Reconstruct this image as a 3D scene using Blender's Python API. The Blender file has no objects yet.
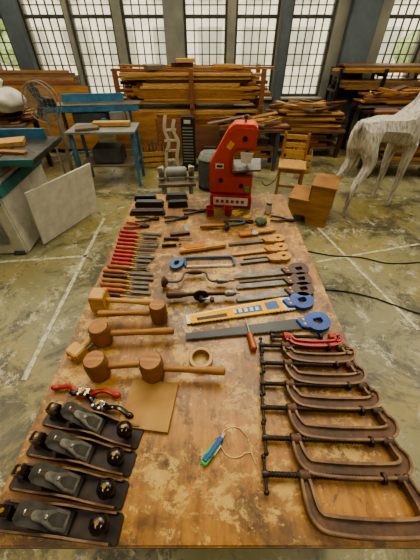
import bpy, bmesh, random
from math import *
from mathutils import Vector, Matrix, Euler
random.seed(7)
CAM_H=1.75; PITCH=radians(41.8); FP=280.0; TZ=0.80
def pixel_to_plane(u,v,z=0.0):
    """back-projects image pixel (u,v) onto the horizontal plane at height z"""
    dv=v-280; down=FP*sin(PITCH)+dv*cos(PITCH); fwd=FP*cos(PITCH)-dv*sin(PITCH)
    t=(CAM_H-z)/down
    return Vector(((u-210)*t,fwd*t,z))
def T(u,v): return pixel_to_plane(u,v,TZ)
def G(u,v): return pixel_to_plane(u,v,0)
def hx(h):
    h=h.lstrip('#'); c=[int(h[i:i+2],16)/255 for i in (0,2,4)]
    return tuple([(x/12.92 if x<.04045 else ((x+.055)/1.055)**2.4) for x in c]+[1])
# ---------- materials
MC={}
def mat(name,c1,c2=None,rough=.6,metal=0,scale=6,st=(1,1,1),bump=0,lo=.35,hi=.65,spec=.5):
    if name in MC: return MC[name]
    m=bpy.data.materials.new(name); m.use_nodes=True; nt=m.node_tree; N=nt.nodes; L=nt.links
    p=N['Principled BSDF']; p.inputs['Roughness'].default_value=rough; p.inputs['Metallic'].default_value=metal; p.inputs['Specular IOR Level'].default_value=spec
    tc=N.new('ShaderNodeTexCoord'); mp=N.new('ShaderNodeMapping'); mp.inputs['Scale'].default_value=st
    L.new(tc.outputs['Object'],mp.inputs[0])
    nz=N.new('ShaderNodeTexNoise'); nz.inputs['Scale'].default_value=scale; nz.inputs['Detail'].default_value=7; nz.inputs['Roughness'].default_value=.6
    L.new(mp.outputs[0],nz.inputs['Vector'])
    r=N.new('ShaderNodeValToRGB'); r.color_ramp.elements[0].position=lo; r.color_ramp.elements[1].position=hi
    r.color_ramp.elements[0].color=hx(c1); r.color_ramp.elements[1].color=hx(c2 or c1)
    L.new(nz.outputs['Fac'],r.inputs[0]); L.new(r.outputs[0],p.inputs['Base Color'])
    if bump:
        b=N.new('ShaderNodeBump'); b.inputs['Strength'].default_value=bump; b.inputs['Distance'].default_value=.01
        L.new(nz.outputs['Fac'],b.inputs['Height']); L.new(b.outputs[0],p.inputs['Normal'])
    MC[name]=m; return m
iron=mat('iron_dark','211b17','382d24',.42,.4,30)
rust=mat('cast_rusty','33210f','5a3d24',.6,.1,22,bump=.3)
rustl=mat('cast_rusty_edge','523820','80603e',.5,.1,22,bump=.2)
steel=mat('steel','6e6b62','918e84',.38,.8,20)
steeld=mat('steel_worn','403d37','68645b',.4,.7,20)
cap=mat('lever_cap_nickel','7e7a6f','b5b0a3',.3,.85,35)
chrome=mat('chrome','a8a59b','d4d1c7',.22,1,12)
brass=mat('brass','8a6320','b08a40',.35,.9)
blackp=mat('black_gloss','120b08','24170f',.18,0,12)
black=mat('black_matte','141312','242221',.55)
red=mat('red_paint','8e180e','a8281a',.4)
redh=mat('red_handle','8c1a10','b02c1c',.35,0,14)
orgh=mat('orange_handle','8e4018','b25c22',.4)
orange=mat('bandsaw_orange','ae3414','c84820',.45,0,5)
blue=mat('blue_plastic','143878','1e4c96',.5)
bluem=mat('blue_paint','2a5a7c','407a94',.5,0,7)
bluef=mat('blue_frame','284c6e','3c6688',.5,0,7)
teal=mat('teal_paint','2a6660','39807a',.45)
yellow=mat('yellow','dc9c00','f0b400',.85,spec=.15)
yelw=mat('yellow_wood','96681a','bc882c',.5,0,14,(1,6,6))
green=mat('green_plastic','2a9a36','46ba4e',.35)
white=mat('white_paint','b5b09e','cdc8b8',.6,0,9)
creamp=mat('cream_paint','a39a80','beb69c',.5,0,5)
greyp=mat('grey_paint','6c6e66','8b8b80',.5,0,6)
greyd=mat('grey_dark','36383a','4e4e4b',.5,0,6)
wood=mat('wood_mid','7c4e22','a07234',.6,0,7,(2,12,12),.1)
woodl=mat('wood_light','a0763a','c2985a',.6,0,7,(2,12,12),.1)
woodm=mat('wood_mallet','6a421e','986430',.5,0,9,(1,1,.4),.15)
woodd=mat('wood_dark','2e1b10','4e2f1a',.5,0,10,(2,12,12))
woodr=mat('wood_red','6a3f22','885532',.6,0,6,(2,10,10))
woodg=mat('wood_grey','56493a','7a6a54',.65,0,5,(2,14,14))
ply=mat('plywood','845628','a4783e',.6,0,3,(1,1,5),.05)
plyd=mat('plywood_dark','583922','724c2c',.6,0,3,(1,1,5))
card=mat('hardboard','8a642e','9e7a40',.7,0,10)
tapec=mat('tape_cream','9c7e4c','ba9e6c',.6)
rope=mat('wire_cream','b89c5c','c9b07a',.6)
concw=mat('wall_plaster','74756a','92907c',.8,0,2)
colg=mat('column_grey','475054','5f696b',.7,0,2)
frame=mat('window_frame','403f38','545248',.6)
leaf=mat('leaves','7c9464','b4c48c',.8,0,9)
facade=mat('facade_far','d4d2c6','ebe9de',.8,0,1)
facw=mat('facade_windows','a2a49c','b8bab2',.6,0,1)
deerw=mat('weathered_white_wood','8a8476','c8c2b2',.7,0,6,(8,8,1.0),.3,.36,.58)
linep=mat('floor_line_paint','8f8a70','bdb8a0',.6,0,26,bump=0,lo=.4,hi=.52)

def nodes(name):
    m=bpy.data.materials.new(name); m.use_nodes=True; N=m.node_tree.nodes; L=m.node_tree.links
    p=N['Principled BSDF']; tc=N.new('ShaderNodeTexCoord')
    def noise(sc,det=10,ro=.65,dist=0,st=(1,1,1)):
        mp=N.new('ShaderNodeMapping'); mp.inputs['Scale'].default_value=st; L.new(tc.outputs['Object'],mp.inputs[0])
        n=N.new('ShaderNodeTexNoise'); n.inputs['Scale'].default_value=sc; n.inputs['Detail'].default_value=det; n.inputs['Roughness'].default_value=ro; n.inputs['Distortion'].default_value=dist
        L.new(mp.outputs[0],n.inputs['Vector']); return n
    def ramp(n,a,b,ca,cb):
        r=N.new('ShaderNodeValToRGB'); e=r.color_ramp.elements; e[0].position=a; e[1].position=b; e[0].color=ca; e[1].color=cb
        L.new(n.outputs['Fac'],r.inputs[0]); return r
    def mix(f,a,b):
        x=N.new('ShaderNodeMix'); x.data_type='RGBA'; L.new(f.outputs[0],x.inputs[0]); L.new(a,x.inputs[6]); L.new(b,x.inputs[7]); return x.outputs[2]
    return m,N,L,p,noise,ramp,mix
W1=(1,1,1,1);K=(0,0,0,1)
def g(x): return (x,x,x,1)
def table_mat():
    m,N,L,p,noise,ramp,mix=nodes('worn_varnished_tabletop')
    grain=ramp(noise(5,8,.6,0,(10,1,1)),.3,.7,hx('7e5320'),hx('a87832'))
    lightp=ramp(noise(30),.3,.7,hx('a5803a'),hx('c0a05a'))
    dark=ramp(noise(14,8,.6,0,(2,1,1)),.3,.7,hx('352410'),hx('563c18'))
    c=mix(ramp(noise(1.7,12,.74,.5),.44,.60,K,g(.85)),grain.outputs[0],dark.outputs[0])
    c=mix(ramp(noise(5.5,14,.8,.3,(1,1.4,1)),.53,.565,K,g(.8)),c,lightp.outputs[0])
    c=mix(ramp(noise(9,12,.82,.2,(1.5,1,1)),.54,.58,K,g(.75)),c,dark.outputs[0])
    c=mix(ramp(noise(24,6,.75),.60,.63,K,g(.85)),c,lightp.outputs[0])
    c=mix(ramp(noise(60,4,.7),.64,.67,K,g(.7)),c,dark.outputs[0])
    L.new(c,p.inputs['Base Color'])
    rr=ramp(noise(6),.3,.7,g(.28),g(.55)); L.new(rr.outputs[0],p.inputs['Roughness'])
    b=N.new('ShaderNodeBump'); b.inputs['Strength'].default_value=.2; b.inputs['Distance'].default_value=.005
    L.new(noise(18,8,.6,0,(3,1,1)).outputs['Fac'],b.inputs['Height']); L.new(b.outputs[0],p.inputs['Normal'])
    return m
def floor_mat():
    m,N,L,p,noise,ramp,mix=nodes('stained_concrete_floor')
    base=ramp(noise(1.1),.3,.7,hx('6e6a4a'),hx('948d66'))
    pale=ramp(noise(20),.3,.7,hx('a29b7c'),hx('beb89a'))
    dk=ramp(noise(12),.3,.7,hx('33322a'),hx('504c36'))
    ye=ramp(noise(9),.3,.7,hx('80723c'),hx('98884e'))
    c=mix(ramp(noise(.9,6,.6,.5),.46,.58,K,g(.8)),base.outputs[0],ye.outputs[0])
    c=mix(ramp(noise(1.6,14,.8,.6),.49,.57,K,g(.85)),c,dk.outputs[0])
    c=mix(ramp(noise(4.5,14,.84,.3),.54,.58,K,g(.85)),c,pale.outputs[0])
    c=mix(ramp(noise(9,12,.86,.2),.56,.60,K,g(.8)),c,dk.outputs[0])
    c=mix(ramp(noise(7,12,.8,.1,(.3,2,1)),.60,.63,K,g(.6)),c,pale.outputs[0])
    L.new(c,p.inputs['Base Color'])
    rr=ramp(noise(2),.3,.7,g(.24),g(.5)); L.new(rr.outputs[0],p.inputs['Roughness'])
    return m

# ---------- mesh builder
class B:
    def __init__(s,name): s.name=name; s.bm=bmesh.new(); s.mats=[]
    def add(s,t,m,M=None,bev=0,bseg=2):
        if bev>0: bmesh.ops.bevel(t,geom=[e for e in t.edges if len(e.link_faces)==2 and e.calc_face_angle(0)>.5],offset=bev,segments=bseg,affect='EDGES',clamp_overlap=True)
        if M is not None: bmesh.ops.transform(t,matrix=M,verts=t.verts)
        if m not in s.mats: s.mats.append(m)
        i=s.mats.index(m)
        for f in t.faces: f.material_index=i; f.smooth=True
        me=bpy.data.meshes.new('t'); t.to_mesh(me); t.free(); s.bm.from_mesh(me); bpy.data.meshes.remove(me)
    def box(s,c,size,m,rot=(0,0,0),bev=.002,taper=1):
        t=bmesh.new(); bmesh.ops.create_cube(t,size=1)
        for v in t.verts:
            k=taper if v.co.z>0 else 1
            v.co=Vector((v.co.x*size[0]*k,v.co.y*size[1]*k,v.co.z*size[2]))
        s.add(t,m,Matrix.Translation(c)@Euler(rot).to_matrix().to_4x4(),min(bev,min(size)*.4),1 if bev<.003 else 2)
    def beam(s,a,b,w,h,m,bev=.002,roll=0):
        a=Vector(a);b=Vector(b);d=b-a
        t=bmesh.new(); bmesh.ops.create_cube(t,size=1)
        for v in t.verts: v.co=Vector((v.co.x*w,v.co.y*h,v.co.z*d.length))
        M=Matrix.Translation((a+b)/2)@d.to_track_quat('Z','Y').to_matrix().to_4x4()@Matrix.Rotation(roll,4,'Z')
        s.add(t,m,M,min(bev,min(w,h)*.4),1)
    def cyl(s,a,b,r,m,r2=None,seg=18,bev=0):
        a=Vector(a);b=Vector(b);d=b-a
        t=bmesh.new(); bmesh.ops.create_cone(t,cap_ends=True,segments=seg,radius1=r,radius2=r if r2 is None else r2,depth=d.length)
        s.add(t,m,Matrix.Translation((a+b)/2)@d.to_track_quat('Z','Y').to_matrix().to_4x4(),bev)
    def sph(s,c,r,m,sc=(1,1,1),rot=(0,0,0)):
        t=bmesh.new(); bmesh.ops.create_uvsphere(t,u_segments=18,v_segments=12,radius=r)
        s.add(t,m,Matrix.Translation(c)@Euler(rot).to_matrix().to_4x4()@Matrix.Diagonal((*sc,1)))
    def lathe(s,prof,m,c=(0,0,0),d=(0,0,1),seg=22):
        t=bmesh.new(); rings=[]
        for r,z in prof:
            rings.append([t.verts.new((r*cos(2*pi*i/seg),r*sin(2*pi*i/seg),z)) for i in range(seg)])
        for a,b in zip(rings,rings[1:]):
            for i in range(seg): t.faces.new((a[i],a[(i+1)%seg],b[(i+1)%seg],b[i]))
        if prof[0]!=prof[-1]:
            if prof[0][0]>1e-4: t.faces.new(rings[0][::-1])
            if prof[-1][0]>1e-4: t.faces.new(rings[-1])
        bmesh.ops.recalc_face_normals(t,faces=t.faces)
        s.add(t,m,Matrix.Translation(c)@Vector(d).to_track_quat('Z','Y').to_matrix().to_4x4())
    def prism(s,poly,z0,z1,m,bev=0,M=None):
        t=bmesh.new(); n=len(poly)
        a=[t.verts.new((x,y,z0)) for x,y in poly]; b=[t.verts.new((x,y,z1)) for x,y in poly]
        t.faces.new(a[::-1]); t.faces.new(b)
        for i in range(n): t.faces.new((a[i],a[(i+1)%n],b[(i+1)%n],b[i]))
        bmesh.ops.recalc_face_normals(t,faces=t.faces)
        s.add(t,m,M,bev)
    def ribbon(s,pts,w,z0,z1,m,bev=0,closed=False,M=None,off=0):
        n=len(pts); P=[Vector(p) for p in pts]; ws=w if isinstance(w,(list,tuple)) else [w]*n
        t=bmesh.new(); R=[]
        for i in range(n):
            if closed: a=P[i-1];b=P[(i+1)%n]
            else: a=P[max(i-1,0)];b=P[min(i+1,n-1)]
            d=(b-a).normalized(); nn=Vector((-d.y,d.x))
            c=P[i]+nn*off; l=c+nn*ws[i]/2; r=c-nn*ws[i]/2
            R.append([t.verts.new((l.x,l.y,z0)),t.verts.new((r.x,r.y,z0)),t.verts.new((r.x,r.y,z1)),t.verts.new((l.x,l.y,z1))])
        k=n if closed else n-1
        for i in range(k):
            a=R[i];b=R[(i+1)%n]
            for j in range(4): t.faces.new((a[j],a[(j+1)%4],b[(j+1)%4],b[j]))
        if not closed: t.faces.new(R[0]); t.faces.new(R[-1][::-1])
        bmesh.ops.recalc_face_normals(t,faces=t.faces)
        s.add(t,m,M,bev)
    def tube(s,pts,r,m,seg=8,closed=False):
        P=[Vector(p) for p in pts]; n=len(P); t=bmesh.new(); R=[]; up=None
        for i in range(n):
            a=P[i-1] if (closed or i>0) else P[0]; b=P[(i+1)%n] if (closed or i<n-1) else P[-1]
            d=(b-a).normalized()
            if up is None: up=Vector((0,0,1)) if abs(d.z)<.9 else Vector((1,0,0))
            x=d.cross(up)
            if x.length<1e-4: x=d.orthogonal()
            x.normalize(); y=x.cross(d).normalized(); up=y
            R.append([t.verts.new(P[i]+x*cos(2*pi*j/seg)*r+y*sin(2*pi*j/seg)*r) for j in range(seg)])
        for i in range(n if closed else n-1):
            a=R[i];b=R[(i+1)%n]
            for j in range(seg): t.faces.new((a[j],a[(j+1)%seg],b[(j+1)%seg],b[j]))
        if not closed: t.faces.new(R[0][::-1]); t.faces.new(R[-1])
        bmesh.ops.recalc_face_normals(t,faces=t.faces); s.add(t,m)
    def done(s,loc=(0,0,0),rz=0,rot=None,sc=1):
        me=bpy.data.meshes.new(s.name); s.bm.to_mesh(me); s.bm.free()
        for m in s.mats: me.materials.append(m)
        me.set_sharp_from_angle(angle=radians(38))
        o=bpy.data.objects.new(s.name,me); bpy.context.collection.objects.link(o)
        o.location=loc; o.rotation_euler=rot or (0,0,rz); o.scale=(sc,sc,sc); return o
XZ=Matrix.Rotation(pi/2,4,'X')
def smooth(pts,n=4,closed=False):
    out=[]; P=[Vector(p) for p in pts]; N=len(P)
    for i in range(N if closed else N-1):
        g=(lambda k:P[k%N]) if closed else (lambda k:P[max(0,min(N-1,k))])
        a,b,c,d=g(i-1),g(i),g(i+1),g(i+2)
        for j in range(n):
            t=j/n; out.append(.5*((2*b)+(c-a)*t+(2*a-5*b+4*c-d)*t*t+(3*b-a-3*c+d)*t**3))
    if not closed: out.append(P[-1])
    return out
def seg(p,q):
    d=q-p; return d.length, atan2(d.y,d.x)

# ================= ROOM
WY=6.8
b=B('floor'); b.box((0,1.9,-.05),(12,9.8,.1),floor_mat(),bev=0); b.done()
cx=[-4.75,-3.95,-2.97,-2.12,-1.18,-.08,.85,1.84,3.57,4.5]; ww=.78; SILL=.72; TOP=3.6; WH=4.4
b=B('wall_back')
b.box((0,WY+.15,SILL/2),(12,.3,SILL),concw,bev=0)
b.box((0,WY+.15,(TOP+WH)/2),(12,.3,WH-TOP),concw,bev=0)
e=[-6]+[x for c in cx for x in (c-ww/2,c+ww/2)]+[6]
for i in range(0,len(e),2):
    if e[i+1]-e[i]>.01: b.box(((e[i]+e[i+1])/2,WY+.15,(SILL+TOP)/2),(e[i+1]-e[i],.3,TOP-SILL),concw,bev=0)
b.done()
for i,(x,w) in enumerate([(-3.46,.26),(-.64,.34),(2.68,.5),(1.34,.16)]):
    b=B('trim_%d'%(i+1)); b.box((x,WY-.09,WH/2),(w,.16,WH),colg if i!=1 else concw,bev=.01); b.box((x,WY-.1,.1),(w+.06,.18,.2),colg,bev=.01); b.done()
gl=bpy.data.materials.new('window_glass'); gl.use_nodes=True; N=gl.node_tree.nodes; L=gl.node_tree.links
tr=N.new('ShaderNodeBsdfTransparent'); gs=N.new('ShaderNodeBsdfGlossy'); gs.inputs['Roughness'].default_value=.1; mx=N.new('ShaderNodeMixShader'); mx.inputs[0].default_value=.08
L.new(tr.outputs[0],mx.inputs[1]); L.new(gs.outputs[0],mx.inputs[2]); L.new(mx.outputs[0],N['Material Output'].inputs[0])
for i,x in enumerate(cx):
    b=B('window_%d'%(i+1)); h=TOP-SILL
    for sx in (-1,1): b.box((sx*(ww/2-.02),0,h/2),(.04,.07,h),frame)
    for z in (.02,h*.42,h-.02): b.box((0,0,z),(ww-.08,.07,.045),frame)
    for k in range(1,5): b.box((-ww/2+.04+k*(ww-.08)/5,0,h/2),(.018,.03,h-.08),frame,bev=0)
    for k in range(1,17): b.box((0,0,k*h/17),(ww-.08,.026,.016),frame,bev=0)
    b.box((0,.03,h/2),(ww-.08,.004,h-.06),gl,bev=0)
    b.box((0,-.09,-.02),(ww+.1,.16,.035),creamp)
    b.done((x,WY+.1,SILL))
for nm,x in (('wall_left',-6.1),('wall_right',6.1)):
    b=B(nm); b.box((x,1.9,WH/2),(.2,9.8,WH),concw,bev=0); b.done()
b=B('wall_front'); b.box((0,-3.1,WH/2),(12.4,.2,WH),concw,bev=0); b.done()
b=B('ceiling'); b.box((0,-.85,WH+.06),(12.4,4.3,.12),concw,bev=0); b.box((0,6.2,WH+.06),(12.4,1.5,.12),concw,bev=0)
for x in (-4,-2,0,2,4): b.box((x,3.4,WH-.06),(.14,4.6,.2),colg,bev=0)
b.done()
b=B('exterior_ground'); b.box((0,20,-.1),(60,26,.1),mat('yard','a9a89c','c9c7bb',.9),bev=0); b.done()
b=B('neighbouring_building'); b.box((0,18,3),(40,1,6.2),facade,bev=0)
for k in range(-9,10):
    for z in (1.2,3.4): b.box((k*2.1,17.45,z),(1.1,.2,1.3),facw,bev=0)
b.done()
for k,(x,y) in enumerate([(-7.5,12.5),(7.4,11.5)]):
    b=B('garden_tree'); b.cyl((0,0,-.05),(0,0,2),.1,woodg,.06)
    for j in range(16):
        t=bmesh.new(); bmesh.ops.create_icosphere(t,subdivisions=2,radius=random.uniform(.3,.6))
        for v in t.verts: v.co*=random.uniform(.75,1.2)
        b.add(t,leaf,Matrix.Translation((random.uniform(-.9,.9),random.uniform(-.5,.5),random.uniform(1,2.9))))
    b.done((x,y,0))
def strip(u1,v1,u2,v2,w):
    p,q=G(u1,v1),G(u2,v2); l,a=seg(p,q); b=B('floor_marking_line'); b.box((l/2,0,.0015),(l,w,.003),linep,bev=0); b.done(p,a)
strip(24,380,104,218,.035); strip(0,262,88,256,.03); strip(318,228,418,330,.03); strip(316,262,419,244,.025)
# ================= TABLE
tx0,tx1,ty0,ty1=-.575,.565,.075,2.06
b=B('workshop_table'); tm=table_mat()
b.box(((tx0+tx1)/2,(ty0+ty1)/2,TZ-.02),(tx1-tx0,ty1-ty0,.04),tm,bev=.004)
for y in (ty0+.12,ty1-.12): b.box(((tx0+tx1)/2,y,TZ-.09),(tx1-tx0-.14,.04,.1),wood)
for x in (tx0+.07,tx1-.07):
    b.box((x,(ty0+ty1)/2,TZ-.09),(.04,ty1-ty0-.2,.1),wood)
    for y in (ty0+.12,ty1-.12): b.box((x,y,(TZ-.04)/2),(.08,.08,TZ-.04),wood)
b.box(((tx0+tx1)/2,(ty0+ty1)/2,.2),(.06,ty1-ty0-.24,.05),wood)
for y in (ty0+.12,ty1-.12): b.box(((tx0+tx1)/2,y,.2),(tx1-tx0-.2,.05,.06),wood)
b.done()
# ================= HAND PLANES
def plane(x,y,a,L=.33,cm=cap):
    b=B('hand_plane'); W=.066
    b.prism([(-L/2,-W/2+.006),(-L/2+.008,-W/2),(L/2-.008,-W/2),(L/2,-W/2+.006),(L/2,W/2-.006),(L/2-.008,W/2),(-L/2+.008,W/2),(-L/2,W/2-.006)],0,.007,iron,.0015)
    side=[(-L/2+.01,.005),(-L/2+.02,.014),(-.09,.016),(-.05,.03),(-.01,.046),(.03,.046),(.06,.028),(.09,.016),(L/2-.02,.014),(L/2-.01,.005)]
    for sy in (-1,1): b.prism(side,-.002,.002,iron,.0005,Matrix.Translation((0,sy*(W/2-.003),0))@XZ)
    for sy in (-1,1): b.ribbon(side[1:-1],.002,-.0026,.0026,rustl,0,False,Matrix.Translation((0,sy*(W/2-.003),0))@XZ)
    b.prism([(-.07,.007),(.025,.007),(-.035,.062),(-.05,.062)],-.022,.022,blackp,.002,XZ)
    R=Matrix.Translation((.034,0,.012))@Matrix.Rotation(radians(44),4,'Y')@Matrix.Rotation(pi,4,'Z')
    b.prism([(0,-.024),(.125,-.024),(.14,-.015),(.14,.015),(.125,.024),(0,.024)],.002,.005,steeld,.0005,R)
    b.prism([(.012,-.021),(.045,-.021),(.075,-.012),(.1,-.0095),(.107,0),(.1,.0095),(.075,.012),(.045,.021),(.012,.021)],.006,.013,cm,.002,R)
    b.prism([(.02,-.013),(.045,-.014),(.062,-.006),(.062,.006),(.045,.014),(.02,.013)],.0128,.0136,steeld,0,R)
    c=R@Vector((.07,0,.015)); b.sph(c,.006,steel,(1,1,.5))
    b.beam(R@Vector((.105,0,.012)),R@Vector((.127,0,.022)),.012,.004,cm)
    b.cyl((-.075,0,.035),(-.058,0,.035),.014,brass,seg=20,bev=.002)
    b.lathe([(.013,.007),(.015,.012),(.011,.02),(.011,.026),(.020,.036),(.0245,.048),(.022,.061),(.013,.069),(.004,.071),(0,.071)],blackp,(L/2-.045,0,0))
    b.lathe([(.005,0),(.005,.003),(0,.003)],brass,(L/2-.045,0,.0705))
    tote=smooth([(-.145,.006),(-.09,.006),(-.097,.022),(-.108,.045),(-.098,.07),(-.085,.085),(-.092,.098),(-.117,.096),(-.135,.075),(-.133,.05),(-.128,.03),(-.144,.018)],3,True)
    b.prism([tuple(p) for p in tote],-.012,.012,blackp,.005,XZ)
    b.cyl((-.105,0,.094),(-.105,0,.1),.005,brass)
    b.done((x,y,TZ),a)
for x,y,a in [(-.375,.356,-.22),(-.385,.278,-.17),(-.392,.2,-.14),(-.39,.122,-.09)]: plane(x,y,a)
def shave(p,a,m,mm):
    b=B('spokeshave')
    b.box((0,0,.012),(.055,.03,.02),m,bev=.004)
    b.box((0,.004,.026),(.042,.02,.008),mm,(radians(25),0,0))
    b.cyl((0,0,.024),(0,0,.038),.006,brass)
    for s in (-1,1):
        b.tube(smooth([(s*.026,0,.014),(s*.045,.008,.02),(s*.07,.014,.018),(s*.11,.006,.014)],4),.008,m)
        b.sph((s*.11,.006,.0145),.0105,m,(1.6,1,1)); b.cyl((s*.012,-.012,.02),(s*.012,-.012,.034),.004,mm)
    b.done(p,a)
p=T(86,395); shave(p,-.12,red,chrome)
p=T(96,411); shave(Vector((p.x+.012,p.y+.012,TZ)),-.35,blackp,chrome)
# ================= G-CLAMPS
def clamp(x,y,w,d,m,ml,a=0,bar=.075,ext=.1,kw=1):
    b=B('g_clamp'); h=w/2; z=.0165
    pts=[(-h,d+.012),(-h+.002,d-.02),(-h+.008,.03),(-h+.022,.008),(-h+.05,0),(0,-.004),(h-.03,0),(h+.004,.012),(h+.012,.035),(h-.0,d-.02),(h-.008,d+.012)]
    pts=[tuple(p) for p in smooth(pts,3)]; n=len(pts)
    ws=[(.025+.018*sin(pi*i/(n-1)))*kw for i in range(n)]
    b.ribbon(pts,[q*.9 for q in ws],.008,.020,m,.001)
    for sgn in (-1,1):
        o=[]
        for i in range(n):
            a0=Vector(pts[max(i-1,0)]);a1=Vector(pts[min(i+1,n-1)]);dd=(a1-a0).normalized();nn=Vector((-dd.y,dd.x))
            o.append(tuple(Vector(pts[i])+nn*sgn*(ws[i]/2-.004)))
        b.ribbon(o,.008,.001,.028,ml,.0018)
    b.cyl((-h-.014,d,z),(-h+.016,d,z),.0155,m,bev=.002)
    b.cyl((h-.03,d,z),(h-.002,d,z),.013,m,bev=.002)
    prof=[]; x0=-h-ext; x1=h-.07; k=int((x1-x0)/.0045)
    for i in range(k): prof.append((.0085 if i%2 else .0066,i*.0045))
    b.lathe(prof,iron,(x0,d,z),(1,0,0),12)
    b.lathe([(.009,0),(.0155,.002),(.0155,.009),(.010,.014),(0,.014)],iron,(x1,d,z),(1,0,0))
    b.cyl((x0-.016,d,z),(x0,d,z),.011,iron,bev=.002)
    b.cyl((x0-.008,d-bar/2,z),(x0-.008,d+bar/2,z),.0045,iron,seg=10)
    for s in (-1,1): b.sph((x0-.008,d+s*bar/2,z),.0075,iron)
    b.done((x,y,TZ),a)
cl=[(287,348,362,.051),(290,358,383,.058),(292,372,407,.062),(295,389,437,.071),(300,402,474,.076),(312,424,531,.104)]
for l,r,v,d in cl:
    p=T(l,v);q=T(r,v); clamp((p.x+q.x)/2,p.y+.006,(q.x-p.x),d,rust,rustl,radians(-2),bar=min(d+.012,.085),ext=.085 if v<500 else .1)
p=T(288,348);q=T(338,348)
clamp((p.x+q.x)/2,p.y+.008,q.x-p.x,.035,redh,red,radians(-1),.04,.05,.7)
# orange screwdriver by the clamps
p=T(254,352); b=B('screwdriver'); b.lathe([(.008,0),(.013,.004),(.014,.03),(.011,.06),(.013,.075),(.007,.085),(0,.085)],orgh,(0,0,.014),(1,0,0),14); b.cyl((.08,0,.014),(.16,0,.014),.003,steel); b.done(p,radians(97))
# ================= MALLETS
def mallet(u,v,a,kind='round',r=.042,h=.105,L=.21,m=None):
    b=B('wooden_mallet'); m=m or woodm
    if kind=='round':
        b.lathe([(r*.86,0),(r*.93,.004),(r*1.0,h*.3),(r*1.02,h*.5),(r,h*.7),(r*.93,h-.004),(r*.86,h),(0,h)],m,seg=28)
        b.lathe([(r*.84,h-.0005),(r*.84,h+.0006),(0,h+.0006)],wood)
        for z in (h*.12,h*.88): b.lathe([(r*.95,z-.001),(r*.985,z),(r*.95,z+.001)],woodd)
    else:
        b.box((0,0,h/2),(r*1.7,r*2,h),woodl,bev=.004,taper=.92)
    z=h/2
    b.lathe([(.011,0),(.0125,.03),(.011,L*.5),(.015,L*.85),(.0145,L-.004),(.010,L),(0,L)],wood if kind=='round' else woodl,(r*.5,0,z),(1,0,0),16)
    b.cyl((-r-.004,0,z),(-r*.6,0,z),.010,woodl)
    b.done(T(u,v),a)
mallet(102,306,radians(-4),'sq',.04,.085,.23)
mallet(160,320,pi+.03,'round',.036,.10,.24)
mallet(104,341,radians(3),'round',.04,.095,.27)
mallet(101,374,radians(4),'round',.04,.1,.2)
mallet(154,375,radians(-3),'round',.042,.1,.24)
mallet(79,356,radians(60),'sq',.032,.05,.08)
p=T(150,405); b=B('hardboard_square'); b.box((0,0,.006),(.165,.165,.012),card,bev=.0015); b.done(p,radians(-7))
b=B('masking_tape_roll'); b.lathe([(.034,0),(.044,0),(.046,.002),(.046,.026),(.044,.028),(.034,.028),(.034,0)],tapec,seg=36); b.lathe([(.032,.0005),(.0345,.0005),(.0345,.0285),(.032,.0285),(.032,.0005)],card,seg=36); b.done(T(201,361))
p=T(203,466);q=T(222,438);l,a=seg(p,q)
b=B('utility_knife')
b.ribbon([(0,0),(.02,.003),(.05,.001),(.08,0)],[.018,.024,.022,.016],0,.016,green,.003)
b.box((.05,.0,.017),(.055,.014,.004),blue); b.box((.018,.003,.0175),(.02,.014,.004),blue); b.box((.085,0,.008),(.016,.015,.011),blue)
b.prism([(.09,-.006),(.11,-.001),(.11,.005),(.09,.005)],.0065,.0085,steel); b.box((.055,-.0115,.008),(.035,.003,.01),white); b.done(p,a)
c=T(234,442); b=B('wire_loop'); b.tube([(.043*cos(t*2*pi/40)*(1+.05*sin(t)),.043*sin(t*2*pi/40),.003+.002*sin(t*.4)) for t in range(36)]+[(.05,-.03,.003),(.06,-.06,.003)],.0015,rope,6); b.done(c)
# ================= SAWS
def saw(h,t,w,bm,hm,lab=None,flip=1,tw=.45,back=False,hs=1):
    p,q=T(*h),T(*t); l,a=seg(p,q); b=B('hand_saw'); f=flip
    b.prism([(.07,-w*.5*f),(l,-w*.5*f),(l,-w*.5*f+w*tw*f),(.12,w*.45*f),(.07,w*.4*f)],.009,.0108,bm)
    n=int((l-.08)/.008)
    tp=[(.08+i*.008/1,(-w*.5-(.0035 if i%2 else 0))*f) for i in range(n)]
    b.prism(tp+[(tp[-1][0],-w*.5*f+.002*f),(tp[0][0],-w*.5*f+.002*f)],.009,.0108,bm)
    if back: b.box((.09+(l-.1)/2,(w*.5*f)-.004*f,.011),(l-.12,.012,.009),iron)
    loop=smooth([(0,-.03*f),(-.016,-.008*f),(-.012,.026*f),(.008,.038*f),(.045,.034*f),(.066,.026*f),(.07,-.005*f),(.058,-.034*f),(.03,-.04*f)],3,True)
    b.ribbon([tuple(x*hs) for x in loop],.036*(.5+.5*hs),.0,.021,hm,.004,True)
    b.prism([(.045,-.038*f),(.1,-.026*f),(.115,.018*f),(.055,.034*f)],.001,.02,hm,.003)
    for y in (-.012,.012): b.cyl((.085,y,.0),(.085,y,.0225),.005,brass)
    if lab:
        b.prism([(.12,-w*.5*f),(l*.97,-w*.5*f),(l*.97,-w*.02*f),(.12,w*.44*f)],.0112,.0128,lab)
        b.prism([(.14,-w*.3*f),(.2,-w*.3*f),(.2,w*.2*f),(.14,w*.28*f)],.013,.0134,blue)
        b.prism([(.22,-w*.34*f),(l*.62,-w*.34*f),(l*.62,w*.0*f),(.22,w*.12*f)],.013,.0134,blue)
        for k in range(5): b.prism([(.235+k*.026,-w*.24*f),(.25+k*.026,-w*.24*f),(.25+k*.026,-w*.0*f),(.235+k*.026,-w*.0*f)],.0135,.0138,white)
        b.prism([(l*.68,-w*.4*f),(l*.92,-w*.4*f),(l*.92,-w*.2*f),(l*.68,-w*.15*f)],.013,.0134,black)
    b.done(p,a)
coat=mat('blade_black','141515','262825',.4,.3)
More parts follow.
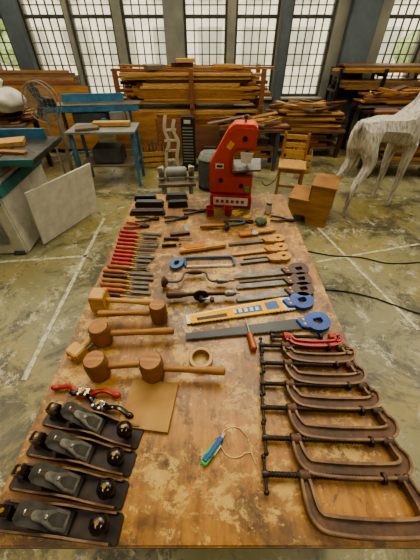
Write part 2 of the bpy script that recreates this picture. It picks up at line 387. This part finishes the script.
saw((322,323),(186,335),.06,coat,blue,None,-1,.5,hs=.85)
saw((306,302),(186,318),.085,steel,blue,yellow,-1,.6,hs=.85)
saw((307,291),(236,299),.05,steeld,woodd,None,-1,.6,hs=.8)
saw((305,281),(236,287),.045,steeld,woodd,None,-1,.6,True,.8)
saw((302,271),(234,277),.045,steeld,woodd,None,-1,.6,hs=.8)
saw((286,258),(240,263),.035,steeld,yelw,None,-1,.6,True,.6)
saw((283,249),(232,255),.035,yelw,yelw,None,-1,.7,hs=.6)
saw((280,240),(228,245),.03,steeld,yelw,None,-1,.6,hs=.6)
p,q=T(170,268),T(234,266); l,a=seg(p,q); b=B('hacksaw')
b.tube(smooth([(.085,.0,.01),(.08,.06,.01),(.1,.072,.01),(l-.04,.072,.01),(l-.01,.066,.01),(l,.05,.01),(l,0,.01)],4),.007,bluef)
b.box((.085+(l-.085)/2,0,.01),(l-.085,.012,.0015),steel,bev=0); b.cyl((l-.012,0,.01),(l+.012,0,.01),.005,steel)
b.ribbon([tuple(x) for x in smooth([(.02,-.01),(.01,.02),(.022,.045),(.045,.05),(.062,.038),(.058,.01),(.042,-.01)],3,True)],.024,0,.02,bluef,.004,True); b.done(p,a)
def brace(p,a,s=1):
    b=B('carpenters_brace'); z=.029
    b.lathe([(.008,0),(.026,.004),(.028,.014),(.016,.026),(.009,.034),(0,.034)],woodd,(-.03,0,z),(1,0,0))
    b.tube(smooth([(0,0,z),(.05,0,z),(.07,.02,z),(.08,.06,z),(.1,.07,z),(.17,.07,z),(.19,.06,z),(.2,.02,z),(.22,0,z),(.25,0,z)],4),.0055,steeld)
    b.lathe([(.008,0),(.013,.02),(.014,.035),(.012,.055),(.008,.07),(0,.07)],woodd,(.1,.07,z),(1,0,0))
    b.lathe([(.009,0),(.014,.006),(.014,.03),(.012,.04),(.007,.06),(0,.06)],steel,(.24,0,z),(1,0,0)); b.cyl((.3,0,z),(.33,0,z),.004,iron)
    b.done(p,a)
brace(T(168,286),.02)
b=B('hand_drill'); z=.036
b.cyl((0,0,z),(.2,0,z),.009,iron); b.lathe([(.01,0),(.018,.01),(.017,.06),(.011,.09),(.009,.1),(0,.1)],woodd,(-.07,0,z),(1,0,0))
b.cyl((.09,-.008,z),(.09,-.016,z),.035,iron,seg=28,bev=.002); b.cyl((.09,-.016,z),(.09,-.03,z),.008,steel); b.beam((.09,-.03,z),(.14,-.03,z),.012,.005,steel); b.cyl((.14,-.03,z),(.14,-.05,z),.01,woodd)
b.lathe([(.012,0),(.017,.01),(.015,.04),(.007,.055),(0,.055)],steel,(.2,0,z),(1,0,0)); b.cyl((.25,0,z),(.27,0,z),.003,steel); b.done(T(182,300),.04)
b=B('claw_hammer'); b.lathe([(.011,0),(.014,.05),(.010,.12),(.009,.17),(0,.17)],wood,(0,0,.018),(1,0,0)); b.box((.17,0,.018),(.026,.05,.026),iron,bev=.005); b.cyl((.17,-.024,.018),(.17,-.04,.018),.015,steeld,bev=.003); b.ribbon([(.17,.024),(.167,.038),(.16,.05)],[.024,.018,.006],.006,.028,iron,.002); b.done(T(200,229),.1)
p,q=T(226,247),T(180,253); l,a=seg(p,q); b=B('bench_brush'); bri=mat('bristles','8e4e16','ba7626',.8,0,60,(1,8,8))
b.ribbon([(0,0),(.05,.0),(.1,.004),(.14,0),(l,-.0)],[.02,.026,.018,.034,.03],0.004,.022,yelw,.005); b.box((l*.3+.1,-.02,.014),(l*.45,.05,.022),bri,bev=.006); b.done(p,a)
def chisel(h,t,m,r=.0125,hl=.1,w=.016):
    p,q=T(*h),T(*t); l,a=seg(p,q); b=B('wood_chisel')
    b.lathe([(r*.7,0),(r,.006),(r*1.05,.03),(r*.85,.06),(r,.085),(r*.65,hl),(0,hl)],m,(0,0,r*1.05),(1,0,0),14)
    b.cyl((hl-.004,0,r),(hl+.012,0,r),r*.62,brass,r*.5); b.cyl((hl+.01,0,r),(hl+.03,0,r),.004,steel)
    b.prism([(hl+.025,-w*.35),(hl+.05,-w/2),(l-.01,-w/2),(l,-w*.5),(l,w*.5),(hl+.05,w/2),(hl+.025,w*.35)],.009,.0125,steeld,.001)
    b.done(p,a)
for i in range(10):
    v=231+i*3.9; u=121-i*1.15
    chisel((u,v+2),(u+39+random.uniform(-3,3),v+4.5+random.uniform(-.6,.6)),[redh,redh,red,redh,orgh][i%5],.0115,random.uniform(.1,.12),random.choice([.01,.016,.022]))
for i in range(7):
    v=268+i*4.6; u=107-i*1.2+random.uniform(-2,2)
    chisel((u,v),(u+47+random.uniform(-5,5),v+3+random.uniform(-1,1)),[woodm,orgh,woodd,wood][i%4],.012,random.uniform(.1,.13),random.choice([.012,.02]))
chisel((164,240),(192,240),woodd,.01,.09,.01); chisel((162,247),(180,246),blackp,.01,.06,.01)
def pliers(u,v,a,m):
    b=B('pliers')
    for s in (-1,1):
        b.tube(smooth([(-.11,s*.03,.01),(-.06,s*.028,.01),(-.02,s*.012,.01),(0,0,.01)],4),.0065,m)
        b.ribbon([(0,s*.004),(.02,s*.009),(.05,s*.005)],[.014,.014,.006],.004,.016,iron,.002)
    b.cyl((0,0,.003),(0,0,.019),.01,steeld); b.done(T(u,v),a)
for u,v,a,m in [(152,220,.1,black),(142,227,-.1,redh),(181,219,.2,black),(199,212,.2,iron),(246,223,.1,bluef),(287,221,-.2,iron)]: pliers(u,v,a,m)
def stone(u,v,a,l,w,h,m,top):
    b=B('sharpening_stone'); b.box((0,0,h/2),(l,w,h),m,bev=.003); b.box((0,0,h+.006),(l*.92,w*.8,.012),top,bev=.002)
    b.box((-l*.4,0,h*.5),(l*.04,w*1.04,h*.5),top); b.done(T(u,v),a)
stone(150,206,0,.2,.055,.03,black,greyd); stone(148,214,.03,.24,.05,.02,woodd,black); stone(178,206,.1,.14,.05,.03,black,black); stone(146,200,.02,.16,.05,.03,blackp,greyd); stone(177,199,.05,.16,.05,.03,greyd,black)
def square(u,v,a):
    b=B('try_square'); b.box((0,0,.01),(.12,.026,.018),woodd); b.box((.05,.06,.01),(.03,.10,.002),steel,bev=0); b.cyl((.03,0,0),(.03,0,.02),.004,brass); b.done(T(u,v),a)
square(180,235,.2)
p,q=T(276,232),T(230,237); l,a=seg(p,q); b=B('paint_brush'); b.ribbon([(0,0),(.07,.0),(.12,0)],[.01,.022,.014],.004,.018,yelw,.004); b.box((.14,0,.011),(.04,.04,.014),chrome); b.box((.2,0,.011),(.08,.045,.012),bri,bev=.004); b.done(p,a)
rag=mat('rag_green','343f2c','5f644a',.9,0,18)
b=B('cleaning_rag'); t=bmesh.new(); bmesh.ops.create_icosphere(t,subdivisions=3,radius=.04)
for v in t.verts: v.co*=1+.25*sin(v.co.x*90)*cos(v.co.y*70); v.co.z=max(v.co.z*.5+.02,0)
b.add(t,rag); b.done(T(261,224))
b=B('glass_jar'); b.lathe([(.02,0),(.024,.004),(.024,.05),(.018,.06),(.018,.068),(0,.068)],creamp); b.lathe([(.019,.066),(.019,.08),(0,.08)],steel); b.done(T(268,213))
def knobcup(u,v):
    b=B('red_plastic_cup'); b.lathe([(.022,0),(.024,.003),(.029,.055),(.031,.058),(.028,.058),(.022,.006),(0,.006)],redh,seg=26); b.done(T(u,v))
knobcup(210,215); knobcup(228,215)
# ================= BANDSAW: three wheel bench model with triangular housing
b=B('bandsaw')
b.box((0,0,.045),(.31,.22,.09),redh,bev=.004); b.box((0,-.112,.05),(.26,.004,.06),white,bev=0)
for k in range(6): b.box((-.1+k*.038,-.1145,.05),(.022,.002,.024),red,bev=0)
hous=[(-.165,.09),(.15,.09),(.15,.235),(.03,.245),(.0,.28),(.0,.37),(.03,.40),(.155,.41),(.155,.54),(.13,.565),(.0,.565),(-.04,.53),(-.165,.30)]
b.prism(hous,-.07,.07,orange,.006,XZ)
door=[(-.15,.105),(.13,.105),(.13,.22),(.02,.23),(-.02,.28),(-.02,.38),(.02,.42),(.135,.425),(.135,.53),(.12,.548),(.01,.548),(-.025,.52),(-.148,.295)]
b.prism(door,-.006,.006,orange,.003,Matrix.Translation((0,-.076,0))@XZ)
for x,z in ((-.08,.2),(.075,.485),(.07,.165)):
    b.cyl((x,-.08,z),(x,-.094,z),.016,black,seg=20,bev=.003)
b.box((.1,-.0,.285),(.2,.24,.014),steel,(0,radians(-6),0),bev=.003); b.box((.06,0,.262),(.08,.1,.04),black)
b.prism([(.06,.33),(.125,.33),(.14,.40),(.05,.40)],-.006,.006,white,.002,Matrix.Translation((0,-.09,0))@XZ)
b.box((.095,-.02,.36),(.03,.03,.1),greyp); b.box((.098,0,.33),(.003,.012,.16),chrome,bev=0)
b.cyl((.07,0,.565),(.07,0,.59),.008,steel); b.sph((.07,0,.595),.014,black)
b.box((-.02,-.084,.44),(.035,.003,.05),yellow,(0,.6,0),0); b.box((-.09,-.084,.3),(.06,.003,.035),white,bev=0); b.box((-.09,-.086,.3),(.04,.002,.015),black,bev=0)
b.cyl((-.05,.07,.2),(-.05,.2,.2),.06,greyd); b.box((.115,-.084,.14),(.03,.012,.04),green)
b.cyl((-.12,-.1,.2),(-.12,-.14,.2),.006,steel)
p=T(231,201); b.done((p.x,p.y,TZ),-.12,sc=.93)
# ================= FLOOR OBJECTS
b=B('bench_grinder_stand')
for x in (-.13,.13):
    for y in (-.1,.1): b.beam((x*1.2,y*1.2,0),(x,y,.62),.03,.03,greyp)
b.box((0,0,.63),(.36,.28,.03),woodg); b.box((0,0,.2),(.3,.24,.02),greyp)
b.cyl((-.1,0,.71),(.1,0,.71),.05,greyp,seg=24,bev=.01); b.box((0,0,.66),(.16,.12,.04),greyp)
for s in (-1,1):
    b.cyl((s*.12,0,.71),(s*.15,0,.71),.065,steel,seg=26,bev=.004); b.cyl((s*.151,0,.71),(s*.17,0,.71),.055,greyp,seg=26); b.box((s*.15,-.09,.69),(.06,.05,.01),steel); b.box((s*.15,-.06,.76),(.05,.01,.05),creamp,(.5,0,0))
b.done((-.33,2.75,0),.1)
def chair():
    b=B('wooden_chair'); w=.34; d=.32; sh=.38; H=.74
    for x in (-1,1):
        b.box((x*(w/2-.02),-d/2+.02,sh/2),(.035,.035,sh),wood); b.beam((x*(w/2-.02),d/2-.02,0),(x*(w/2-.02),d/2+.02,H),.035,.035,wood)
        b.box((x*(w/2-.02),0,sh*.45),(.02,d-.06,.03),wood); b.box((x*(w/2-.02),0,sh-.03),(.022,d-.06,.05),wood)
    b.box((0,-.0,sh+.01),(w+.02,d+.03,.022),woodl,bev=.005)
    b.box((0,-d/2+.02,sh-.03),(w-.06,.022,.05),wood); b.box((0,d/2-.01,sh-.03),(w-.06,.022,.05),wood); b.box((0,-d/2+.02,.14),(w-.06,.02,.03),wood)
    for z in (H-.05,H-.15,H-.24): b.box((0,d/2+.012,z),(w-.05,.018,.055),woodl)
    p=G(287,192); b.done((p.x,p.y,0),-.25,sc=1)
chair()
b=B('wooden_step_stool')
side=[(-.26,0),(-.2,0),(-.19,.1),(-.08,.12),(-.02,.1),(0,0),(.24,0),(.24,.5),(-.02,.5),(-.02,.3),(-.26,.3)]
for s in (-1,1): b.prism(side,-.011,.011,ply,.002,Matrix.Translation((0,s*.19,0))@XZ)
b.box((.11,0,.51),(.29,.43,.022),ply); b.box((-.145,0,.31),(.26,.43,.022),ply); b.box((-.025,0,.4),(.02,.36,.18),plyd); b.box((-.25,0,.22),(.02,.36,.14),plyd); b.box((.225,0,.25),(.02,.36,.48),ply)
p=G(308,217); b.done((p.x,p.y,0),-.45,sc=.93)
def cable(px,nm='power_cable'):
    pts=[G(u,v) for u,v in px]; pts=smooth([(p.x,p.y,.008) for p in pts],6); b=B(nm); b.tube(pts,.0055,black,6); b.done()
cable([(320,290),(345,292),(372,298),(395,306),(419,314),(445,318)])
cable([(299,250),(330,256),(360,258),(390,264),(430,262)])
cable([(262,182),(266,186),(275,180),(281,166),(290,160),(300,162),(303,170)])
def skin(name,verts,edges,m,root=0,sub=1):
    me=bpy.data.meshes.new(name); me.from_pydata([v[:3] for v in verts],edges,[])
    o=bpy.data.objects.new(name,me); bpy.context.collection.objects.link(o)
    md=o.modifiers.new('s','SKIN'); md.use_smooth_shade=False
    for i,v in enumerate(verts):
        r=v[3]; ry=v[4] if len(v)>4 else r
        me.skin_vertices[0].data[i].radius=(r,ry); me.skin_vertices[0].data[i].use_root=(i==root)
    if sub: s=o.modifiers.new('b','SUBSURF'); s.levels=sub; s.render_levels=sub
    me.materials.append(m); return o
V=[(-.34,0,.92,.13),(-.12,0,.90,.14),(.12,0,.88,.155),(.28,0,.93,.15),(.34,0,1.08,.10),(.35,0,1.26,.075),(.36,0,1.42,.062),(.46,0,1.45,.055),(.60,0,1.38,.032)]
E=[(0,1),(1,2),(2,3),(3,4),(4,5),(5,6),(6,7),(7,8)]
def leg(root,pts):
    k=root
    for p in pts: V.append(p); E.append((k,len(V)-1)); k=len(V)-1
for s in (-1,1):
    leg(0,[(-.33,s*.10,.78,.095),(-.27,s*.12,.60,.065),(-.41,s*.12,.38,.036),(-.39,s*.12,.12,.026),(-.37,s*.12,.025,.034)])
    leg(3,[(.29,s*.10,.74,.075),(.28,s*.11,.55,.05),(.31,s*.11,.34,.034),(.30,s*.11,.12,.026),(.32,s*.11,.025,.034)])
    leg(6,[(.345,s*.06,1.50,.022),(.32,s*.10,1.57,.01)])
leg(0,[(-.46,0,.99,.04),(-.52,0,.90,.025),(-.53,0,.78,.012)])
o=skin('white_wooden_deer_sculpture',V,E,deerw,1,1); o.location=(1.96,3.35,0); o.rotation_euler=(0,0,radians(24)); o.scale=(1.06,1.06,1.06)
b=B('planer_machine')
b.box((-.38,.4,.38),(.62,.95,.76),white,bev=.015); b.box((-.38,.4,.8),(.66,1.0,.09),greyp,bev=.01); b.box((-.38,-.105,.62),(.62,.02,.12),teal); b.box((-.06,.4,.66),(.02,.95,.1),teal)
b.box((-.38,-.11,.3),(.4,.012,.3),greyp); b.cyl((-.2,-.12,.62),(-.2,-.16,.62),.04,black)
b.box((-.15,.45,.872),(.85,.75,.045),steeld,bev=.006); b.box((-.15,.08,.872),(.84,.012,.05),teal,bev=0); b.box((.14,.45,.84),(.2,.7,.03),greyp)
b.box((-.3,.75,.94),(.9,.03,.1),bluem); b.box((-.5,.25,.94),(.25,.16,.12),creamp,bev=.02); b.cyl((-.5,.25,1.0),(-.5,.25,1.06),.03,black)
b.box((-.15,.55,.915),(.3,.2,.04),woodl,(0,0,.3)); b.box((-.1,.3,.905),(.5,.06,.02),wood,(0,0,-.2))
for k in range(3): b.box((-.3+k*.12,.45,.896),(.02,.7,.004),iron,bev=0)
for x in (-.6,-.15): b.box((x,.4,.02),(.1,1,.04),greyd)
b.done((-1.83,2.45,0),.06)
b=B('white_panel_board'); b.box((0,0,.3),(.86,.018,.60),white,bev=.002); b.done((-1.62,2.9,.025),rot=(radians(8),0,radians(66)))
b=B('pedestal_fan')
b.cyl((0,0,0),(0,0,.03),.2,greyd,.18,28); b.cyl((0,0,.03),(0,0,1.0),.018,greyp); b.cyl((0,.04,1.1),(0,.16,1.1),.06,greyd,.05,20,.01)
for s in (0,.09):
    for r in (.06,.12,.18,.24): b.tube([(r*cos(t*pi/16),-.02+s-.03*(1 if s==0 else -1)*(1-r/.24),1.1+r*sin(t*pi/16)) for t in range(32)],.003 if r<.24 else .008,greyp,5,True)
    for k in range(20):
        a=k*pi/10; b.beam((0,-.02+s-.03*(1 if s==0 else -1),1.1),(.24*cos(a),-.02+s,1.1+.24*sin(a)),.003,.003,greyp,0)
for k in range(3):
    a=k*2*pi/3; b.prism([(.02,-.02),(.12,-.07),(.2,-.05),(.2,.05),(.1,.05),(.02,.02)],-.002,.002,greyd,0,Matrix.Translation((0,.02,1.1))@Matrix.Rotation(a,4,'Y')@XZ@Matrix.Rotation(.35,4,'X'))
b.cyl((0,-.03,1.1),(0,.05,1.1),.04,greyd,seg=20,bev=.005); b.done((-2.2,4.25,0),-.15,sc=.95)
b=B('jointer_machine')
b.box((0,0,.88),(1.35,.3,.07),bluem,bev=.008); b.box((0,0,.925),(1.4,.28,.02),steel,bev=.003); b.box((.0,.13,.99),(.9,.025,.1),bluem)
b.box((-.05,0,.72),(.5,.28,.26),greyd,bev=.02)
for x in (-.5,.5):
    for y in (-.13,.13): b.beam((x*1.06,y*1.3,0),(x,y,.85),.045,.045,greyp)
    b.box((x,0,.25),(.04,.3,.04),greyp)
b.box((0,0,.25),(1,.04,.04),greyp); b.cyl((.15,-.15,.7),(.15,-.2,.7),.07,bluem); b.box((.35,-.17,.8),(.2,.05,.1),greyp)
b.done((-1.75,4.85,0),.12)
b=B('outfeed_table'); b.box((0,0,.74),(.9,.5,.03),greyp)
for x in (-.4,.4):
    for y in (-.2,.2): b.box((x,y,.365),(.04,.04,.73),bluem)
b.box((0,0,.3),(.8,.4,.02),woodg); b.box((0,0,.42),(.4,.3,.2),greyd,bev=.01); b.box((.1,.05,.79),(.5,.12,.05),woodl); b.box((-.2,-.1,.775),(.3,.2,.03),woodg,(0,0,.3)); b.done((-1.45,4.25,0),.05)
wms=[wood,woodl,woodr,woodg,plyd,ply,woodd,wood]
def lumber(b,x0,x1,y0,y1,z0,z1,jit=.2,th=(.018,.045),mess=.012,ms=None):
    z=z0
    while z<z1:
        t=random.uniform(*th); y=y0
        while y<y1-.05:
            w=random.uniform(.09,.2); l=(x1-x0)*random.uniform(.6,1.0); c=(x0+x1)/2+random.uniform(-jit,jit)
            b.box((c,min(y+w/2,y1),z+t/2),(l,w*.96,t*.94),random.choice(ms or wms),(random.uniform(-mess,mess),random.uniform(-mess,mess)*.5,random.uniform(-mess,mess)),bev=0); y+=w
        z+=t
b=B('timber_rack')
for x in (-1.5,-.3,.85):
    for y in (5.45,6.15): b.box((x,y,.65),(.07,.07,1.3),woodr)
    for z in (.3,.78): b.box((x,5.8,z),(.06,.8,.06),woodr)
rm=[wood,woodr,woodl,plyd,ply,woodd,wood]
lumber(b,-1.55,.9,5.5,6.1,.34,.72,.12,(.02,.05),.012,rm); lumber(b,-1.6,.95,5.5,6.1,.82,1.2,.15,(.02,.05),.014,rm+[woodl])
for k in range(7): b.box((-.35+random.uniform(-.3,.4),5.52+k*.09,1.22+.03*(k%3)),(2.1,.08,.035),random.choice([woodr,woodl,wood]),(0,random.uniform(-.02,.02),random.uniform(-.06,.06)),bev=0)
b.box((-.45,5.8,1.31),(.35,.2,.08),woodd); b.box((-.4,5.75,1.38),(.3,.15,.05),woodl,(0,0,.2)); b.box((-.9,5.7,1.3),(.3,.3,.06),woodg,(0,0,.4)); b.box((.3,5.7,1.31),(.5,.1,.05),woodl,(0,0,-.3))
b.done()
b=B('plywood_offcut_panels')
for k,(x,w,h,m) in enumerate([(-1.28,.75,.72,ply),(-.62,.6,.62,woodr),(-.05,.5,.5,plyd)]): b.box((x,5.35-k*.02,h/2+.01),(w,.02,h),m,(radians(-6),0,0))
b.done()
b=B('plywood_sheet_stack')
for k in range(7): b.box((-3.25+k*.07,6.0-k*.06,.62-k*.01),(1.5+random.uniform(-.2,.2),.02,1.22-k*.04),[ply,plyd,woodg,ply,woodr,plyd,ply][k],(radians(-7),0,random.uniform(-.05,.05)))
b.done()
def bench(nm,x,y,w,d,h,a,m,top,clutter=0):
    b=B(nm); b.box((0,0,h-.02),(w,d,.04),top)
    for sx in (-1,1):
        for sy in (-1,1): b.box((sx*(w/2-.05),sy*(d/2-.05),(h-.04)/2),(.06,.06,h-.04),m)
        b.box((sx*(w/2-.05),0,h*.3),(.04,d-.1,.05),m)
    b.box((0,0,h*.3+.03),(w-.06,d-.06,.02),top)
    if clutter:
        lumber(b,-w*.5,w*.5,-d*.4,d*.4,h+.001,h+clutter,.15,(.015,.04),.05); lumber(b,-w*.4,w*.4,-d*.35,d*.35,h*.3+.045,h*.3+.22,.1,(.015,.04),.03)
        for k in range(14):
            b.box((random.uniform(-.4,.4)*w,random.uniform(-.3,.3)*d,h+clutter+.02+random.uniform(0,.07)),(random.uniform(.2,.7),random.uniform(.03,.12),random.uniform(.015,.04)),random.choice(wms),(random.uniform(-.1,.1),random.uniform(-.12,.12),random.uniform(-.8,.8)),bev=0)
    b.done((x,y,0),a)
bench('lumber_workbench',-3.25,4.6,1.2,.6,.75,.1,woodd,woodg,.10)
bench('assembly_bench',.62,4.9,.95,.5,.62,0,greyd,plyd,.03)
bench('offcut_bench',1.72,5.6,1.25,.6,.45,-.02,woodd,plyd,.28)
bench('storage_bench',3.2,5.6,1.3,.6,.75,0,iron,woodd,.18)
bench('storage_bench',3.0,4.55,1.1,.5,.7,-.1,greyd,woodg,.12)
b=B('white_cloth_sack'); t=bmesh.new(); bmesh.ops.create_icosphere(t,subdivisions=4,radius=.2)
for v in t.verts:
    v.co*=1+.12*sin(v.co.x*28+v.co.z*15)*cos(v.co.y*31); v.co.x*=1.3; v.co.z=max(v.co.z*.8+.12,0)
b.add(t,white); b.tube(smooth([(0,0,.26),(.02,.01,.32),(.05,.0,.36)],4),.035,white); b.done((-2.82,4.5,.0+.9),.3)
b=B('upper_lumber_rack')
for x in (2.3,3.1,3.9):
    for y in (6.1,6.55): b.box((x,y,.62),(.05,.05,1.24),iron)
    for z in (.4,.9,1.15): b.box((x,6.32,z),(.05,.5,.05),iron)
lumber(b,2.2,4.0,6.12,6.52,.93,1.05,.1); lumber(b,2.2,4.0,6.12,6.52,1.18,1.27,.1); b.done()
b=B('leaning_white_boards')
for k in range(5): b.box((0+k*.15,k*.03,.8),(.13,.02,1.6-k*.1),[white,creamp,woodl,white,creamp][k],(radians(-8),radians(6+k*2),0))
b.done((3.35,5.1,.02))
def crate(x,y,a,s):
    b=B('wooden_crate')
    for sx in (-1,1):
        for sy in (-1,1): b.box((sx*.18,sy*.13,.15),(.025,.025,.3),woodg)
        for z in (.05,.15,.25): b.box((sx*.195,0,z),(.012,.3,.07),wood)
        for z in (.05,.15,.25): b.box((0,sx*.148,z),(.4,.012,.07),woodl)
    b.box((0,0,.02),(.38,.28,.012),woodg)
    for k in range(5): b.beam((-.1+k*.05,random.uniform(-.08,.08),.03),(-.14+k*.07,random.uniform(-.1,.1),.42),.03,.02,random.choice(wms))
    b.done((x,y,0),a,sc=s)
crate(-.95,4.95,.2,.9); crate(1.45,4.75,-.3,1.0); crate(-3.0,3.7,.4,1.1)
b=B('plywood_cutout_figure'); 
b.ribbon([tuple(p) for p in smooth([(-.1,0),(-.09,.25),(-.03,.42),(-.08,.6),(-.05,.8)],4)],.05,-.01,.01,creamp,.003,False,XZ)
b.ribbon([tuple(p) for p in smooth([(.1,0),(.08,.2),(.12,.42),(.05,.6),(.08,.74)],4)],.05,-.01,.01,creamp,.003,False,XZ)
for z in (.15,.3,.45,.6): b.box((0,0,z),(.2,.02,.035),creamp)
b.beam((0,.02,.6),(0,.3,.0),.03,.02,creamp); b.done((-.62,4.75,0),.2)
b=B('tower_heater'); b.box((0,0,.4),(.2,.18,.76),black,bev=.02); b.box((0,0,.015),(.28,.26,.03),black)
for k in range(12): b.box((0,-.093,.14+k*.045),(.16,.008,.014),greyp,bev=0)
b.box((0,-.093,.72),(.1,.006,.05),creamp); b.done((-.34,4.8,0),-.05)
b=B('shop_vacuum'); b.cyl((0,0,.06),(0,0,.42),.17,greyd,.16,26,.01); b.cyl((0,0,.42),(0,0,.52),.175,greyp,.12,26,.02); b.tube(smooth([(.14,-.05,.3),(.3,-.12,.35),(.36,-.1,.1),(.25,-.25,.03),(.05,-.35,.03)],6),.02,black)
for k in range(4): b.sph((.14*cos(k*pi/2),.14*sin(k*pi/2),.03),.03,black)
b.box((0,0,.56),(.16,.03,.03),black); b.done((.0,4.0,0))
# ================= LIGHT
w=bpy.data.worlds.new('w'); bpy.context.scene.world=w; w.use_nodes=True
bg=w.node_tree.nodes['Background']; bg.inputs[0].default_value=(1.0,.92,.76,1); bg.inputs[1].default_value=3.3
s=bpy.data.lights.new('soft_sun','SUN'); s.energy=1.5; s.angle=radians(25); s.color=(1,.9,.72)
o=bpy.data.objects.new('soft_sun',s); bpy.context.collection.objects.link(o); o.rotation_euler=(radians(-42),radians(8),0)
tubem=bpy.data.materials.new('fill_lamp_tube'); tubem.use_nodes=True; q=tubem.node_tree.nodes['Principled BSDF']; q.inputs['Emission Color'].default_value=(1,.93,.8,1); q.inputs['Emission Strength'].default_value=3
for x in (-1.6,1.6):  # unseen fill lamps, added behind the camera to brighten planes and bandsaw
    b=B('added_fill_lamp'); b.box((0,0,.06),(.3,1.5,.06),white); 
    for s2 in (-.07,.07): b.cyl((s2,-.7,.015),(s2,.7,.015),.014,tubem)
    for y in (-.6,.6): b.cyl((0,y,.09),(0,y,.56),.008,steel)
    b.done((x,-.8,3.84))
    l=bpy.data.lights.new('camera_side_fill','AREA'); l.shape='RECTANGLE'; l.size=.3; l.size_y=1.5; l.energy=38; l.color=(1,.9,.72)  # warm front fill, added along with the fixture
    o=bpy.data.objects.new('camera_side_fill',l); bpy.context.collection.objects.link(o); o.location=(x,-.8,3.82)
bpy.context.scene.view_settings.look='AgX - Medium High Contrast'
# ================= CAMERA
c=bpy.data.cameras.new('camera'); c.sensor_fit='VERTICAL'; c.sensor_height=36; c.sensor_width=27; c.lens=18; c.clip_start=.02
o=bpy.data.objects.new('camera',c); bpy.context.collection.objects.link(o); o.location=(0,0,CAM_H); o.rotation_euler=(pi/2-PITCH,0,0)
bpy.context.scene.camera=o
